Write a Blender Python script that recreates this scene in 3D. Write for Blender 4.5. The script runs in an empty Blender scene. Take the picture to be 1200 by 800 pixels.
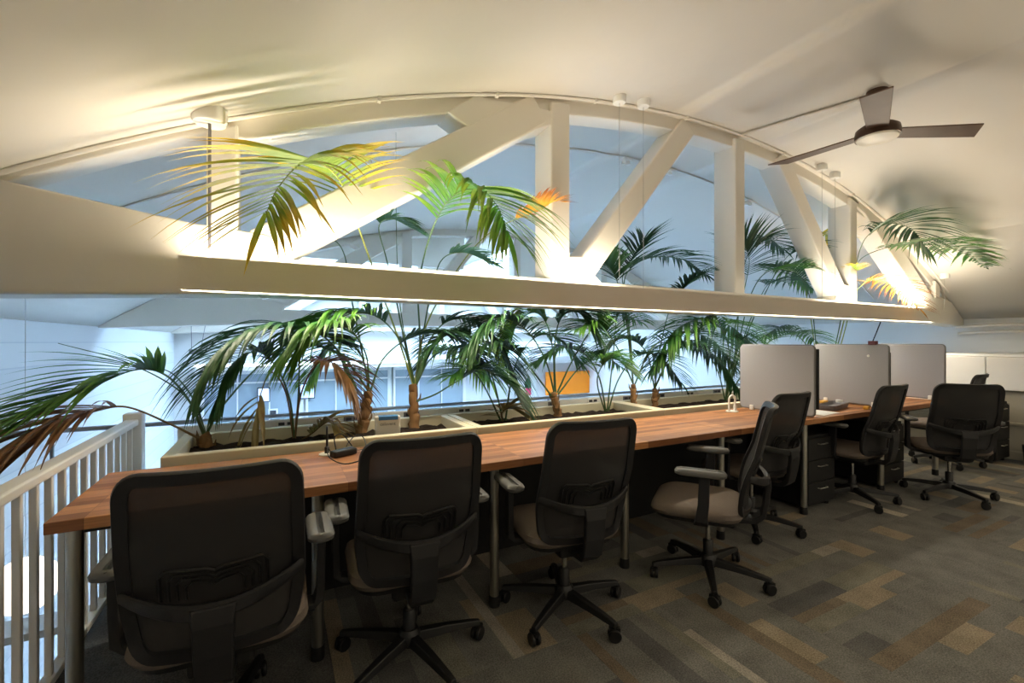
import bpy, math, random
from mathutils import Vector, Matrix
R = math.radians
random.seed(7)
sc = bpy.context.scene
COL = sc.collection

# ------------------------------------------------------------------ camera
CAM_H, F_PX, YAW = 1.33, 530.0, R(-27.4)
cd = bpy.data.cameras.new('camera'); cam = bpy.data.objects.new('camera', cd); COL.objects.link(cam)
cd.sensor_width = 36.0; cd.lens = F_PX / 1200 * 36.0; cd.clip_start = 0.02
cam.location = (0, 0, CAM_H); cam.rotation_euler = (R(90), 0, YAW)
sc.camera = cam

# ------------------------------------------------------------------ sky and exposure
W = bpy.data.worlds.new('sky'); sc.world = W; W.use_nodes = True
wb = W.node_tree.nodes['Background']
wb.inputs[0].default_value = (0.45, 0.69, 1.0, 1); wb.inputs[1].default_value = 16.0
vs = sc.view_settings
vs.view_transform = 'Standard'; vs.look = 'None'; vs.gamma = 1; vs.use_curve_mapping = False
vs.exposure = 0.95
sc.cycles.use_denoising = True
sc.cycles.max_bounces = 10; sc.cycles.diffuse_bounces = 5; sc.cycles.transparent_max_bounces = 16
sc.cycles.sample_clamp_indirect = 6.0
UP_W, DOWN_W, BACK_FILL_W, WARM = 16.0, 12.0, 10.0, (1.0, 0.90, 0.73)

# ------------------------------------------------------------------ vault and key sizes
VX, VR, VZ = 3.6, 9.6, 3.32            # barrel vault: axis x, radius, crown height
XL, XR = -2.0, 9.0                     # side walls
YB, YF = -4.0, 12.1                    # wall behind the camera, far wall
def vault(x): return VZ - VR + math.sqrt(VR * VR - (x - VX) ** 2)
SKY_X = [(0.2, 3.1), (4.3, 7.2)]; SKY_Y = (8.1, 11.3)

# ------------------------------------------------------------------ materials
def nodes_of(name):
    m = bpy.data.materials.new(name); m.use_nodes = True
    nt = m.node_tree
    return m, nt, nt.nodes['Principled BSDF']
def lin(c):
    return tuple(((v / 12.92) if v <= .04045 else ((v + .055) / 1.055) ** 2.4) for v in [x / 255 for x in c]) + (1,)
def tex_coord(nt, scale=(1, 1, 1), kind='Object', rot=(0, 0, 0)):
    tc = nt.nodes.new('ShaderNodeTexCoord'); mp = nt.nodes.new('ShaderNodeMapping')
    mp.inputs['Scale'].default_value = scale; mp.inputs['Rotation'].default_value = rot
    nt.links.new(tc.outputs[kind], mp.inputs['Vector']); return mp.outputs['Vector']
def mat(name, rgb, rough=.5, metal=0., var=.12, nscale=8., bump=0., bscale=60., spec=.5, stretch=(1, 1, 1)):
    """Paint, plastic, metal: a base colour with mottled variation and fine relief."""
    m, nt, p = nodes_of(name)
    v = tex_coord(nt, stretch)
    nz = nt.nodes.new('ShaderNodeTexNoise'); nz.inputs['Scale'].default_value = nscale; nz.inputs['Detail'].default_value = 4
    nt.links.new(v, nz.inputs['Vector'])
    mx = nt.nodes.new('ShaderNodeMix'); mx.data_type = 'RGBA'
    c = lin(rgb)
    mx.inputs[6].default_value = tuple(k * (1 - var) for k in c[:3]) + (1,)
    mx.inputs[7].default_value = tuple(min(1, k * (1 + var)) for k in c[:3]) + (1,)
    nt.links.new(nz.outputs['Fac'], mx.inputs[0]); nt.links.new(mx.outputs[2], p.inputs['Base Color'])
    p.inputs['Roughness'].default_value = rough; p.inputs['Metallic'].default_value = metal
    p.inputs['Specular IOR Level'].default_value = spec
    if bump:
        n2 = nt.nodes.new('ShaderNodeTexNoise'); n2.inputs['Scale'].default_value = bscale; nt.links.new(v, n2.inputs['Vector'])
        b = nt.nodes.new('ShaderNodeBump'); b.inputs['Strength'].default_value = bump; b.inputs['Distance'].default_value = .01
        nt.links.new(n2.outputs['Fac'], b.inputs['Height']); nt.links.new(b.outputs['Normal'], p.inputs['Normal'])
    return m
def emit(name, rgb, strength):
    m, nt, p = nodes_of(name)
    p.inputs['Base Color'].default_value = lin(rgb)
    p.inputs['Emission Color'].default_value = lin(rgb); p.inputs['Emission Strength'].default_value = strength
    return m
def carpet(name, rgb):
    m, nt, p = nodes_of(name)
    v = tex_coord(nt)
    n1 = nt.nodes.new('ShaderNodeTexNoise'); n1.inputs['Scale'].default_value = 170; n1.inputs['Detail'].default_value = 3
    n2 = nt.nodes.new('ShaderNodeTexNoise'); n2.inputs['Scale'].default_value = 6
    nt.links.new(v, n1.inputs['Vector']); nt.links.new(v, n2.inputs['Vector'])
    ad = nt.nodes.new('ShaderNodeMath'); ad.operation = 'MULTIPLY_ADD'; ad.inputs[1].default_value = .7; ad.inputs[2].default_value = .0
    nt.links.new(n1.outputs['Fac'], ad.inputs[0])
    a2 = nt.nodes.new('ShaderNodeMath'); a2.operation = 'MULTIPLY_ADD'; a2.inputs[1].default_value = .3
    nt.links.new(n2.outputs['Fac'], a2.inputs[0]); nt.links.new(ad.outputs[0], a2.inputs[2])
    rp = nt.nodes.new('ShaderNodeValToRGB'); c = lin(rgb)
    rp.color_ramp.elements[0].position = .33; rp.color_ramp.elements[1].position = .68
    rp.color_ramp.elements[0].color = tuple(k * .5 for k in c[:3]) + (1,); rp.color_ramp.elements[1].color = tuple(k * 1.5 for k in c[:3]) + (1,)
    nt.links.new(a2.outputs[0], rp.inputs[0]); nt.links.new(rp.outputs[0], p.inputs['Base Color'])
    b = nt.nodes.new('ShaderNodeBump'); b.inputs['Strength'].default_value = .5; b.inputs['Distance'].default_value = .004
    nt.links.new(n1.outputs['Fac'], b.inputs['Height']); nt.links.new(b.outputs['Normal'], p.inputs['Normal'])
    p.inputs['Roughness'].default_value = .95; p.inputs['Specular IOR Level'].default_value = .15
    return m
def butcher_block(name):
    m, nt, p = nodes_of(name)
    v = tex_coord(nt)
    br = nt.nodes.new('ShaderNodeTexBrick'); br.offset = .37; br.offset_frequency = 1; br.squash = 1
    br.inputs['Scale'].default_value = 1; br.inputs['Brick Width'].default_value = .42; br.inputs['Row Height'].default_value = .047
    br.inputs['Mortar Size'].default_value = .0006; br.inputs['Bias'].default_value = 0
    br.inputs['Color1'].default_value = lin((206, 146, 92)); br.inputs['Color2'].default_value = lin((142, 90, 54)); br.inputs['Mortar'].default_value = lin((92, 56, 36))
    nt.links.new(v, br.inputs['Vector'])
    g = nt.nodes.new('ShaderNodeTexNoise'); g.inputs['Scale'].default_value = 9; g.inputs['Detail'].default_value = 6
    nt.links.new(tex_coord(nt, (1, 14, 14)), g.inputs['Vector'])
    mx = nt.nodes.new('ShaderNodeMix'); mx.data_type = 'RGBA'; mx.blend_type = 'MULTIPLY'; mx.inputs[0].default_value = .6
    rp = nt.nodes.new('ShaderNodeValToRGB'); rp.color_ramp.elements[0].position = .3; rp.color_ramp.elements[1].position = .7
    rp.color_ramp.elements[0].color = (.55, .5, .46, 1); rp.color_ramp.elements[1].color = (1.1, 1.05, 1, 1)
    nt.links.new(g.outputs['Fac'], rp.inputs[0]); nt.links.new(br.outputs['Color'], mx.inputs[6]); nt.links.new(rp.outputs[0], mx.inputs[7])
    nt.links.new(mx.outputs[2], p.inputs['Base Color']); p.inputs['Roughness'].default_value = .5
    return m
def brick_paint(name):
    m, nt, p = nodes_of(name)
    v = tex_coord(nt, rot=(R(90), 0, R(90)))
    br = nt.nodes.new('ShaderNodeTexBrick'); br.inputs['Scale'].default_value = 1
    br.inputs['Brick Width'].default_value = .22; br.inputs['Row Height'].default_value = .075; br.inputs['Mortar Size'].default_value = .006
    br.inputs['Color1'].default_value = lin((232, 234, 236)); br.inputs['Color2'].default_value = lin((224, 227, 231)); br.inputs['Mortar'].default_value = lin((214, 218, 224))
    nt.links.new(v, br.inputs['Vector']); nt.links.new(br.outputs['Color'], p.inputs['Base Color'])
    b = nt.nodes.new('ShaderNodeBump'); b.inputs['Strength'].default_value = .35; b.inputs['Distance'].default_value = .008; b.invert = True
    nt.links.new(br.outputs['Fac'], b.inputs['Height']); nt.links.new(b.outputs['Normal'], p.inputs['Normal'])
    p.inputs['Roughness'].default_value = .7
    return m
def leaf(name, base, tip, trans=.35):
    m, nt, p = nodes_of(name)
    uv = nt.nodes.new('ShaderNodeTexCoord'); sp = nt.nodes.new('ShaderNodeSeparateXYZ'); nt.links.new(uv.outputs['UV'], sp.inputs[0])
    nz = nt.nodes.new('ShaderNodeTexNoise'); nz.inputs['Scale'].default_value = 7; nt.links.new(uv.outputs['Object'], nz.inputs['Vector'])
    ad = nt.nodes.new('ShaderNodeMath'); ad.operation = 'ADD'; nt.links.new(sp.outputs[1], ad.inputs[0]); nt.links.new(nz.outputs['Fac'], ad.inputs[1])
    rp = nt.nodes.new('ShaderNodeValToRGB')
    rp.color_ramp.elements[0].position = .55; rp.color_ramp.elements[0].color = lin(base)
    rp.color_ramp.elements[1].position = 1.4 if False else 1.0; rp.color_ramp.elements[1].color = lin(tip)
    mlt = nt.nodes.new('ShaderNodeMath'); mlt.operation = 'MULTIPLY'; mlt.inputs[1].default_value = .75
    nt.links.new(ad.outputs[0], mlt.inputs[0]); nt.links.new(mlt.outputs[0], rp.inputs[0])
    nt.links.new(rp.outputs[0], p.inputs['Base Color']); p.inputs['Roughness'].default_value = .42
    tr = nt.nodes.new('ShaderNodeBsdfTranslucent'); nt.links.new(rp.outputs[0], tr.inputs['Color'])
    ms = nt.nodes.new('ShaderNodeMixShader'); ms.inputs[0].default_value = trans
    out = nt.nodes['Material Output']
    nt.links.new(p.outputs[0], ms.inputs[1]); nt.links.new(tr.outputs[0], ms.inputs[2]); nt.links.new(ms.outputs[0], out.inputs[0])
    return m
def see_through(name, rgb, opacity, rough=.5, weave=0):
    m, nt, p = nodes_of(name)
    p.inputs['Base Color'].default_value = lin(rgb); p.inputs['Roughness'].default_value = rough
    t = nt.nodes.new('ShaderNodeBsdfTransparent'); ms = nt.nodes.new('ShaderNodeMixShader'); ms.inputs[0].default_value = opacity
    nt.links.new(t.outputs[0], ms.inputs[1]); nt.links.new(p.outputs[0], ms.inputs[2]); nt.links.new(ms.outputs[0], nt.nodes['Material Output'].inputs[0])
    if weave:
        ck = nt.nodes.new('ShaderNodeTexWave'); ck.inputs['Scale'].default_value = weave; nt.links.new(tex_coord(nt), ck.inputs['Vector'])
        b = nt.nodes.new('ShaderNodeBump'); b.inputs['Strength'].default_value = .3; b.inputs['Distance'].default_value = .002
        nt.links.new(ck.outputs['Fac'], b.inputs['Height']); nt.links.new(b.outputs['Normal'], p.inputs['Normal'])
    return m

M = {}
M['plaster'] = mat('painted_plaster', (226, 221, 212), .75, var=.035, nscale=1.6, bump=.12, bscale=14)
M['truss'] = mat('painted_timber', (228, 222, 210), .6, var=.03, nscale=3, bump=.1, bscale=30)
M['wall'] = mat('painted_wall', (226, 226, 224), .75, var=.03, nscale=2, bump=.08, bscale=30)
M['brick'] = brick_paint('painted_brick')
M['grey_wall'] = mat('grey_green_wall', (176, 172, 158), .7, var=.05, nscale=3)
M['white'] = mat('white_enamel', (236, 234, 228), .4, var=.03)
M['cream'] = mat('cream_paint', (228, 218, 188), .5, var=.05, nscale=5)
M['rail'] = mat('white_railing_paint', (228, 226, 220), .45, var=.03)
M['steel'] = mat('brushed_steel', (196, 194, 186), .32, 1.0, var=.05, stretch=(1, 1, .1))
M['black'] = mat('black_plastic', (24, 24, 25), .45, var=.15, nscale=20, bump=.1, bscale=300)
M['frame'] = mat('charcoal_plastic', (29, 29, 32), .5, var=.12, nscale=20, bump=.1, bscale=300)
M['laminate'] = mat('black_laminate', (13, 13, 14), .6, var=.1)
M['pad'] = mat('grey_urethane', (92, 92, 90), .45, var=.08, nscale=20)
M['seat'] = mat('taupe_upholstery', (116, 105, 96), .9, var=.15, nscale=120, bump=.25, bscale=300, spec=.2)
M['mesh'] = see_through('chair_mesh', (43, 42, 43), .97, .75, 220)
M['rubber'] = mat('caster_rubber', (15, 15, 16), .5, var=.1)
M['chrome'] = mat('chrome', (205, 205, 205), .15, 1.0, var=.02)
M['wood'] = butcher_block('butcher_block')
M['soil'] = mat('potting_soil', (46, 34, 26), .95, var=.6, nscale=40, bump=1., bscale=60)
M['trunk'] = mat('palm_trunk', (150, 112, 72), .85, var=.45, nscale=22, bump=.8, bscale=40, stretch=(1, 1, .3))
M['screen'] = mat('grey_felt_screen', (164, 165, 169), .9, var=.04, nscale=90, bump=.12, bscale=300, spec=.2)
M['screen_edge'] = mat('grey_screen_edging', (120, 119, 118), .6, var=.05)
M['bronze'] = mat('fan_bronze', (74, 52, 38), .38, .45, var=.15, nscale=14, stretch=(1, 1, 1))
M['blade'] = mat('fan_blade_walnut', (92, 68, 52), .5, var=.2, nscale=10, stretch=(1, 1, 1))
M['frost'] = mat('frosted_lens', (240, 232, 214), .4, var=.02)
M['grey_rail'] = mat('grey_metal', (150, 160, 170), .35, .7, var=.05)
M['concrete'] = mat('lower_floor', (168, 172, 176), .6, var=.08, nscale=3)
M['glass_room'] = mat('blue_glazing', (158, 172, 180), .2, var=.1, nscale=.8)
M['glass'] = see_through('skylight_glass', (210, 228, 240), .08, .05)
M['rail_glass'] = see_through('clear_glass', (205, 222, 230), .10, .05)
M['orange'] = mat('orange_board', (255, 142, 12), .6, var=.05)
M['paper'] = mat('paper', (236, 236, 232), .8, var=.03)
M['pink'] = mat('pink_print', (226, 62, 110), .7, var=.05)
M['green_print'] = mat('green_print', (52, 110, 74), .7, var=.1)
M['blue_print'] = mat('blue_print', (44, 98, 148), .6, var=.08)
M['card'] = mat('white_carton', (206, 200, 192), .7, var=.05)
M['ink'] = mat('dark_ink', (58, 58, 62), .7, var=.05)
M['yellow'] = mat('yellow_item', (222, 168, 62), .6, var=.08)
M['grey_tray'] = mat('grey_tray', (120, 118, 122), .55, var=.06)
M['maroon'] = mat('dark_red_plastic', (92, 30, 34), .5, var=.1)
M['strip_lit'] = emit('lit_diffuser', (255, 232, 190), 6.0)
M['strip_dim'] = emit('dim_diffuser', (255, 232, 190), 2.2)
M['strip_off'] = mat('unlit_diffuser', (230, 226, 214), .4, var=.02)
M['globe'] = emit('lit_globe', (255, 236, 214), 1.6)
M['tube_light'] = emit('lit_tube', (232, 244, 255), 3.0)
M['tv'] = emit('lit_screen', (176, 205, 240), .9)
CARPET = [carpet('carpet_' + n, c) for n, c in (('slate', (112, 111, 106)), ('charcoal', (92, 92, 90)), ('tan', (140, 129, 110)), ('ash', (148, 143, 131)),
          ('moss', (120, 118, 106)), ('brown', (114, 103, 88)), ('pale', (172, 164, 148)))]
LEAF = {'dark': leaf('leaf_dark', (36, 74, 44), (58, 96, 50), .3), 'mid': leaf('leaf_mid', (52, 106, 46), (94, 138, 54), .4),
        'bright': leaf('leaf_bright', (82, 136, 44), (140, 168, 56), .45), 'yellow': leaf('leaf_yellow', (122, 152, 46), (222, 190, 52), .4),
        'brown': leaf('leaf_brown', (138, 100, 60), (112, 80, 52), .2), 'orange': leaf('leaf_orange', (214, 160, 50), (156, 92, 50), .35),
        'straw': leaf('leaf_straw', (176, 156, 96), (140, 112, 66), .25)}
M['stem'] = mat('frond_stem', (74, 100, 52), .5, var=.15)
M['stem_yellow'] = mat('frond_stem_yellow', (146, 152, 62), .5, var=.15)
M['stem_dry'] = mat('frond_stem_dry', (128, 100, 62), .7, var=.2)

# ------------------------------------------------------------------ mesh building
class MB:
    def __init__(s): s.v = []; s.f = []; s.mi = []; s.uv = None
    def add(s, vs_, fs, mi=0):
        o = len(s.v); s.v += [tuple(p) for p in vs_]
        for f in fs: s.f.append(tuple(i + o for i in f)); s.mi.append(mi)
    def box(s, x0, x1, y0, y1, z0, z1, mi=0, mtx=None):
        p = [Vector((x, y, z)) for z in (z0, z1) for y in (y0, y1) for x in (x0, x1)]
        if mtx: p = [mtx @ q for q in p]
        s.add(p, [(0, 2, 3, 1), (4, 5, 7, 6), (0, 1, 5, 4), (2, 6, 7, 3), (0, 4, 6, 2), (1, 3, 7, 5)], mi); return s
    def loft(s, rings, mi=0, caps=True, closed=True):
        n = len(rings[0]); o = len(s.v)
        for r in rings: s.v += [tuple(p) for p in r]
        for i in range(len(rings) - 1):
            for j in range(n if closed else n - 1):
                a = o + i * n + j; b = o + i * n + (j + 1) % n
                s.f.append((a, b, b + n, a + n)); s.mi.append(mi)
        if caps:
            s.f.append(tuple(o + j for j in range(n))[::-1]); s.mi.append(mi)
            k = o + (len(rings) - 1) * n; s.f.append(tuple(k + j for j in range(n))); s.mi.append(mi)
        return s
    def tube(s, pts, rad, n=8, mi=0, closed=False):
        pts = [Vector(p) for p in pts]; rings = []; up = None
        for i, p in enumerate(pts):
            if closed: t = pts[(i + 1) % len(pts)] - pts[i - 1]
            else: t = pts[min(i + 1, len(pts) - 1)] - pts[max(i - 1, 0)]
            t.normalize()
            if up is None: up = Vector((0, 0, 1)) if abs(t.z) < .9 else Vector((1, 0, 0))
            a = t.cross(up).normalized(); up = a.cross(t).normalized()
            r = rad[i] if isinstance(rad, (list, tuple)) else rad
            rings.append([p + a * (r * math.cos(2 * math.pi * k / n)) + up * (r * math.sin(2 * math.pi * k / n)) for k in range(n)])
        if closed: rings.append(rings[0])
        return s.loft(rings, mi, caps=not closed)
    def lathe(s, prof, c=(0, 0, 0), n=20, mi=0, mtx=None):
        c = Vector(c); rings = []
        for r, z in prof:
            ring = [Vector((r * math.cos(2 * math.pi * k / n), r * math.sin(2 * math.pi * k / n), z)) for k in range(n)]
            rings.append([c + (mtx @ q if mtx else q) for q in ring])
        return s.loft(rings, mi)
    def prism(s, poly, y0, y1, mi=0):           # polygon in the xz plane, extruded along y
        n = len(poly); o = len(s.v)
        s.v += [(x, y0, z) for x, z in poly] + [(x, y1, z) for x, z in poly]
        s.f.append(tuple(o + i for i in range(n))); s.f.append(tuple(o + n + i for i in range(n))[::-1]); s.mi += [mi, mi]
        for i in range(n):
            j = (i + 1) % n; s.f.append((o + i, o + n + i, o + n + j, o + j)); s.mi.append(mi)
        return s
    def sweep(s, pts, frames, sec, mi=0, closed=False):   # section points (a, b) in the frame (A, B) at each point
        rings = [[Vector(p) + A * a + B * b for a, b in sec] for p, (A, B) in zip(pts, frames)]
        if closed: rings.append(rings[0])
        return s.loft(rings, mi, caps=not closed)
    def build(s, name, mats, parent=None, smooth=False, bevel=0, seg=2, kind=None, label=None):
        me = bpy.data.meshes.new(name); me.from_pydata(s.v, [], s.f)
        mats = mats if isinstance(mats, (list, tuple)) else [mats]
        for m_ in mats: me.materials.append(m_)
        if len(mats) > 1: me.polygons.foreach_set('material_index', s.mi)
        if smooth: me.polygons.foreach_set('use_smooth', [True] * len(me.polygons))
        if s.uv:
            ul = me.uv_layers.new(name='UVMap')
            for l in me.loops: ul.data[l.index].uv = s.uv[l.vertex_index]
        me.update()
        import bmesh
        b = bmesh.new(); b.from_mesh(me)
        if not s.uv: bmesh.ops.recalc_face_normals(b, faces=b.faces)
        b.to_mesh(me); b.free()
        o = bpy.data.objects.new(name, me); COL.objects.link(o)
        if parent: o.parent = parent
        if bevel:
            bv = o.modifiers.new('bevel', 'BEVEL'); bv.width = bevel; bv.segments = seg; bv.limit_method = 'ANGLE'; bv.angle_limit = R(35)
        if smooth:
            try: me.set_sharp_from_angle(angle=R(45))
            except Exception: pass
        if kind: o['kind'] = kind
        if label: o['label'] = label
        return o
def tag(o, label, cat, group=None):
    o['label'] = label; o['category'] = cat
    if group: o['group'] = group
    return o
def thing(name, label, cat, loc=(0, 0, 0), rz=0, group=None):
    o = bpy.data.objects.new(name, None); o.empty_display_size = .1; COL.objects.link(o)
    o.location = loc; o.rotation_euler = (0, 0, rz); return tag(o, label, cat, group)
def struct(o): o['kind'] = 'structure'; return o
def copy_tree(o, parent=None):
    c = o.copy(); COL.objects.link(c)
    if parent: c.parent = parent
    for ch in o.children: copy_tree(ch, c)
    return c
def catmull(P, n):
    P = [Vector(p) for p in P]; P = [P[0] * 2 - P[1]] + P + [P[-1] * 2 - P[-2]]; out = []
    k = len(P) - 3
    for i in range(n + 1):
        t = i / n * k; j = min(int(t), k - 1); t -= j
        a, b, c, d = P[j:j + 4]
        out.append(.5 * ((2 * b) + (c - a) * t + (2 * a - 5 * b + 4 * c - d) * t * t + (3 * b - a - 3 * c + d) * t ** 3))
    return out
CF, SF = math.cos(-YAW), math.sin(-YAW)
def at(u, v, Y):                                # the point on the plane y = Y seen along a measured bearing
    k = (u - 600) / F_PX
    d = Vector((SF + k * CF, CF - k * SF, -(v - 400) / F_PX))
    return Vector((0, 0, CAM_H)) + d * (Y / d.y)
def rrect(w, d, r, n=5):
    out = []
    for cx, cy, a0 in ((w / 2 - r, d / 2 - r, 0), (-w / 2 + r, d / 2 - r, 90), (-w / 2 + r, -d / 2 + r, 180), (w / 2 - r, -d / 2 + r, 270)):
        for i in range(n + 1):
            a = R(a0 + 90 * i / n); out.append((cx + r * math.cos(a), cy + r * math.sin(a)))
    return out

# ================================================================== the setting
b = MB().box(-.8, 7.6, YB, 3.4, -.30, -.008)
floor = struct(b.build('floor', CARPET[1]))
b = MB(); b.box(7.6, XR, YB, 3.4, -.30, -.008); struct(b.build('floor', M['concrete']))
# carpet: quarter-turned squares of two planks, each woven in bars of several tones
variants = []
for k in range(9):
    rnd = random.Random(40 + k); mb = MB(); x = 0
    w_, l_, t_ = .2496, .4996, .008
    mb.box(-l_, l_, -w_, w_, -.008, -.0008, 0)
    y = -w_
    while y < w_ - .02:
        h = rnd.choice((.055, .083, .083, .1, .125, .166)); y1 = min(w_, y + h)
        if w_ - y1 < .04: y1 = w_
        x = -l_
        while x < l_ - .01:
            ln = rnd.choice((.2, .3, .4, .5, .62, 1.0)); x1 = min(l_, x + ln)
            if l_ - x1 < .15: x1 = l_
            z = -.0002 - rnd.random() * .0012
            mb.box(x, x1, y, y1, -.003, z, rnd.choice((0, 0, 1, 1, 2, 2, 3, 3, 4, 5, 6)))
            x = x1
        y = y1
    variants.append(mb)
tile_me = []
first = True
for i in range(-1, 8):
    for j in range(-3, 4):
        turn = (i + j) % 2
        for q in (-.25, .25):
            k = random.randrange(9)
            while len(tile_me) <= 8:
                o = variants[len(tile_me)].build('carpet_plank', CARPET); tile_me.append(o.data); bpy.data.objects.remove(o)
            cx, cy = i + .5 + .2, j + .18
            px, py = (cx, cy + q) if turn else (cx + q, cy)
            if px < -.2 or px > 7.1 or py > 3.1: continue
            o = bpy.data.objects.new('carpet_plank', tile_me[k]); COL.objects.link(o); o.parent = floor
            o.location = (px, py, 0); o.rotation_euler = (0, 0, (0 if turn else R(90)) + (math.pi if random.random() < .5 else 0))
# vault with two skylight openings
b = MB(); NX, ys = 44, [YB, SKY_Y[0], SKY_Y[1], YF]
xs = sorted(set([XL + (XR - XL) * i / NX for i in range(NX + 1)] + [e for s_ in SKY_X for e in s_]))
for (y0, y1) in zip(ys[:-1], ys[1:]):
    for x0, x1 in zip(xs[:-1], xs[1:]):
        if y0 == SKY_Y[0] and any(a <= (x0 + x1) / 2 <= c for a, c in SKY_X): continue
        a, c = vault(x0), vault(x1)
        b.add([(x0, y0, a), (x1, y0, c), (x1, y1, c), (x0, y1, a), (x0, y0, a + .16), (x1, y0, c + .16), (x1, y1, c + .16), (x0, y1, a + .16)],
              [(0, 3, 2, 1), (4, 5, 6, 7), (0, 1, 5, 4), (2, 3, 7, 6), (0, 4, 7, 3), (1, 2, 6, 5)])
o = struct(b.build('ceiling', M['plaster']))
import bmesh
bm = bmesh.new(); bm.from_mesh(o.data); bmesh.ops.remove_doubles(bm, verts=bm.verts, dist=1e-4)
for f in [f for f in bm.faces if all(len(e.link_faces) > 2 for e in f.edges)]: pass
bm.to_mesh(o.data); bm.free()
for p in o.data.polygons: p.use_smooth = abs(p.normal.z) > .3
for i, (a, c) in enumerate(SKY_X):
    e = .014; zt = max(vault(a), vault(c)) + .32
    w = struct(MB().box(a - .05, a + e, SKY_Y[0], SKY_Y[1], vault(a) - .02, zt).box(c - e, c + .05, SKY_Y[0], SKY_Y[1], vault(c) - .02, zt)
        .box(a - .05, c + .05, SKY_Y[0] - .05, SKY_Y[0] + e, min(vault(a), vault(c)), zt + .02)
        .box(a - .05, c + .05, SKY_Y[1] - e, SKY_Y[1] + .05, min(vault(a), vault(c)), zt + .02).build('window_%d' % (i + 1), M['white']))
    for k in range(3):
        MB().box(a + (c - a) * k / 3, a + (c - a) * (k + 1) / 3, SKY_Y[0], SKY_Y[1], zt, zt + .01).build('pane', M['glass'], w)
    mb = MB()
    for k in (1, 2): MB().box(a + (c - a) * k / 3 - .03, a + (c - a) * k / 3 + .03, SKY_Y[0], SKY_Y[1], zt - .06, zt).build('mullion', M['white'], w)
# walls
def arch_wall(name, y0, y1, m, zb=-3.0):
    poly = [(XL, zb), (XR, zb)] + [(XR - (XR - XL) * i / 30, vault(XR - (XR - XL) * i / 30) + .1) for i in range(31)]
    return struct(MB().prism(poly, y0, y1).build(name, m))
arch_wall('wall_far', YF, YF + .2, M['wall']); arch_wall('wall_near', YB - .2, YB, M['wall'])
struct(MB().box(XL - .2, XL, YB, YF, -3, vault(XL) + .2).build('wall_left', M['brick']))
struct(MB().box(XR, XR + .2, YB, YF, -3, vault(XR) + .2).build('wall_right', M['wall']))
struct(MB().box(XL, XR, YB, YF, -3.2, -3.0).build('floor_lower', M['concrete']))
struct(MB().box(-.8, XR, 3.28, 3.4, -3.0, -.30).build('wall_under', M['wall']))
kn = struct(MB().box(7.4, 7.56, -2.6, 3.4, -.008, .78).build('wall_knee', M['grey_wall']))
struct(MB().box(7.36, 7.40, -2.6, 3.4, .385, .415).build('trim_1', M['grey_wall'], bevel=.006))
struct(MB().box(7.385, 7.40, -2.6, 3.4, -.006, .09).build('baseboard_right', M['grey_wall'], bevel=.004))
struct(MB().box(7.40, XR, -2.6, 3.4, 1.155, 1.175).build('trim_2', M['wall']))
struct(MB().box(7.56, 7.6, -2.6, 3.4, .78, 1.155).build('wall_upstand', M['grey_wall']))
for k, y in enumerate((2.71, 1.57, .43, -.71)):
    o = MB().box(7.33, 7.40, y - .567, y + .567, .775, 1.15).build('wall_panel', M['white'], bevel=.008)
    tag(o, ['white wall panel by the far end of the desk', 'white wall panel second from the desk along the right wall', 'white wall panel third from the desk along the right wall',
            'white wall panel fourth from the desk along the right wall'][k], 'panel', 'white panels along the right wall')
# slab edge and ledge behind the planters
struct(MB().box(-.8, XR, 3.4, 3.56, -.30, -.02).build('trim_3', M['wall']))
ld = struct(MB().box(-.55, 7.9, 3.43, 3.47, -.02, .80).build('trim_4', M['white'], bevel=.004))
for k in range(16):
    x = .05 + k * .43
    pl = MB().box(x - .06, x + .06, 3.422, 3.43, .752, .794).build('outlet_plate', M['grey_tray' if k % 3 else 'white'], ld, bevel=.003)
    MB().box(x - .045, x - .008, 3.419, 3.4225, .764, .784).box(x + .008, x + .045, 3.419, 3.4225, .764, .784).build('socket', M['ink'], pl)
# far wall: soffit band, glazed rooms below it
struct(MB().box(XL, XR, 11.7, YF, 1.72, 1.95).build('trim_5', M['wall'], bevel=.02))
struct(MB().box(-1.55, XR, 11.55, YF, .68, .86).build('trim_6', M['wall'], bevel=.01))
wn = 3
for x0, x1 in ((-1.5, .55), (.6, 2.65), (2.7, 4.75)):
    w = struct(MB().box(x0, x1, 12.0, 12.06, -1.95, -1.85).box(x0, x1, 12.0, 12.06, .58, .66).box(x0, x0 + .06, 12.0, 12.06, -1.85, .58)
               .box(x1 - .06, x1, 12.0, 12.06, -1.85, .58).build('window_%d' % wn, M['white'])); wn += 1
    for q in range(3):
        a = x0 + .06 + (x1 - x0 - .12) * q / 3; c = x0 + .06 + (x1 - x0 - .12) * (q + 1) / 3
        MB().box(a, c - .03, 12.03, 12.045, -1.85, .36).build('pane', M['glass_room'], w)
        MB().box(a, c - .03, 12.03, 12.045, .40, .58).build('pane', M['glass_room'], w)
        MB().box(c - .03, c, 12.005, 12.055, -1.85, .58).build('mullion', M['white'], w)
    MB().box(x0 + .06, x1 - .06, 12.005, 12.055, .36, .40).build('transom', M['white'], w)

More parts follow.
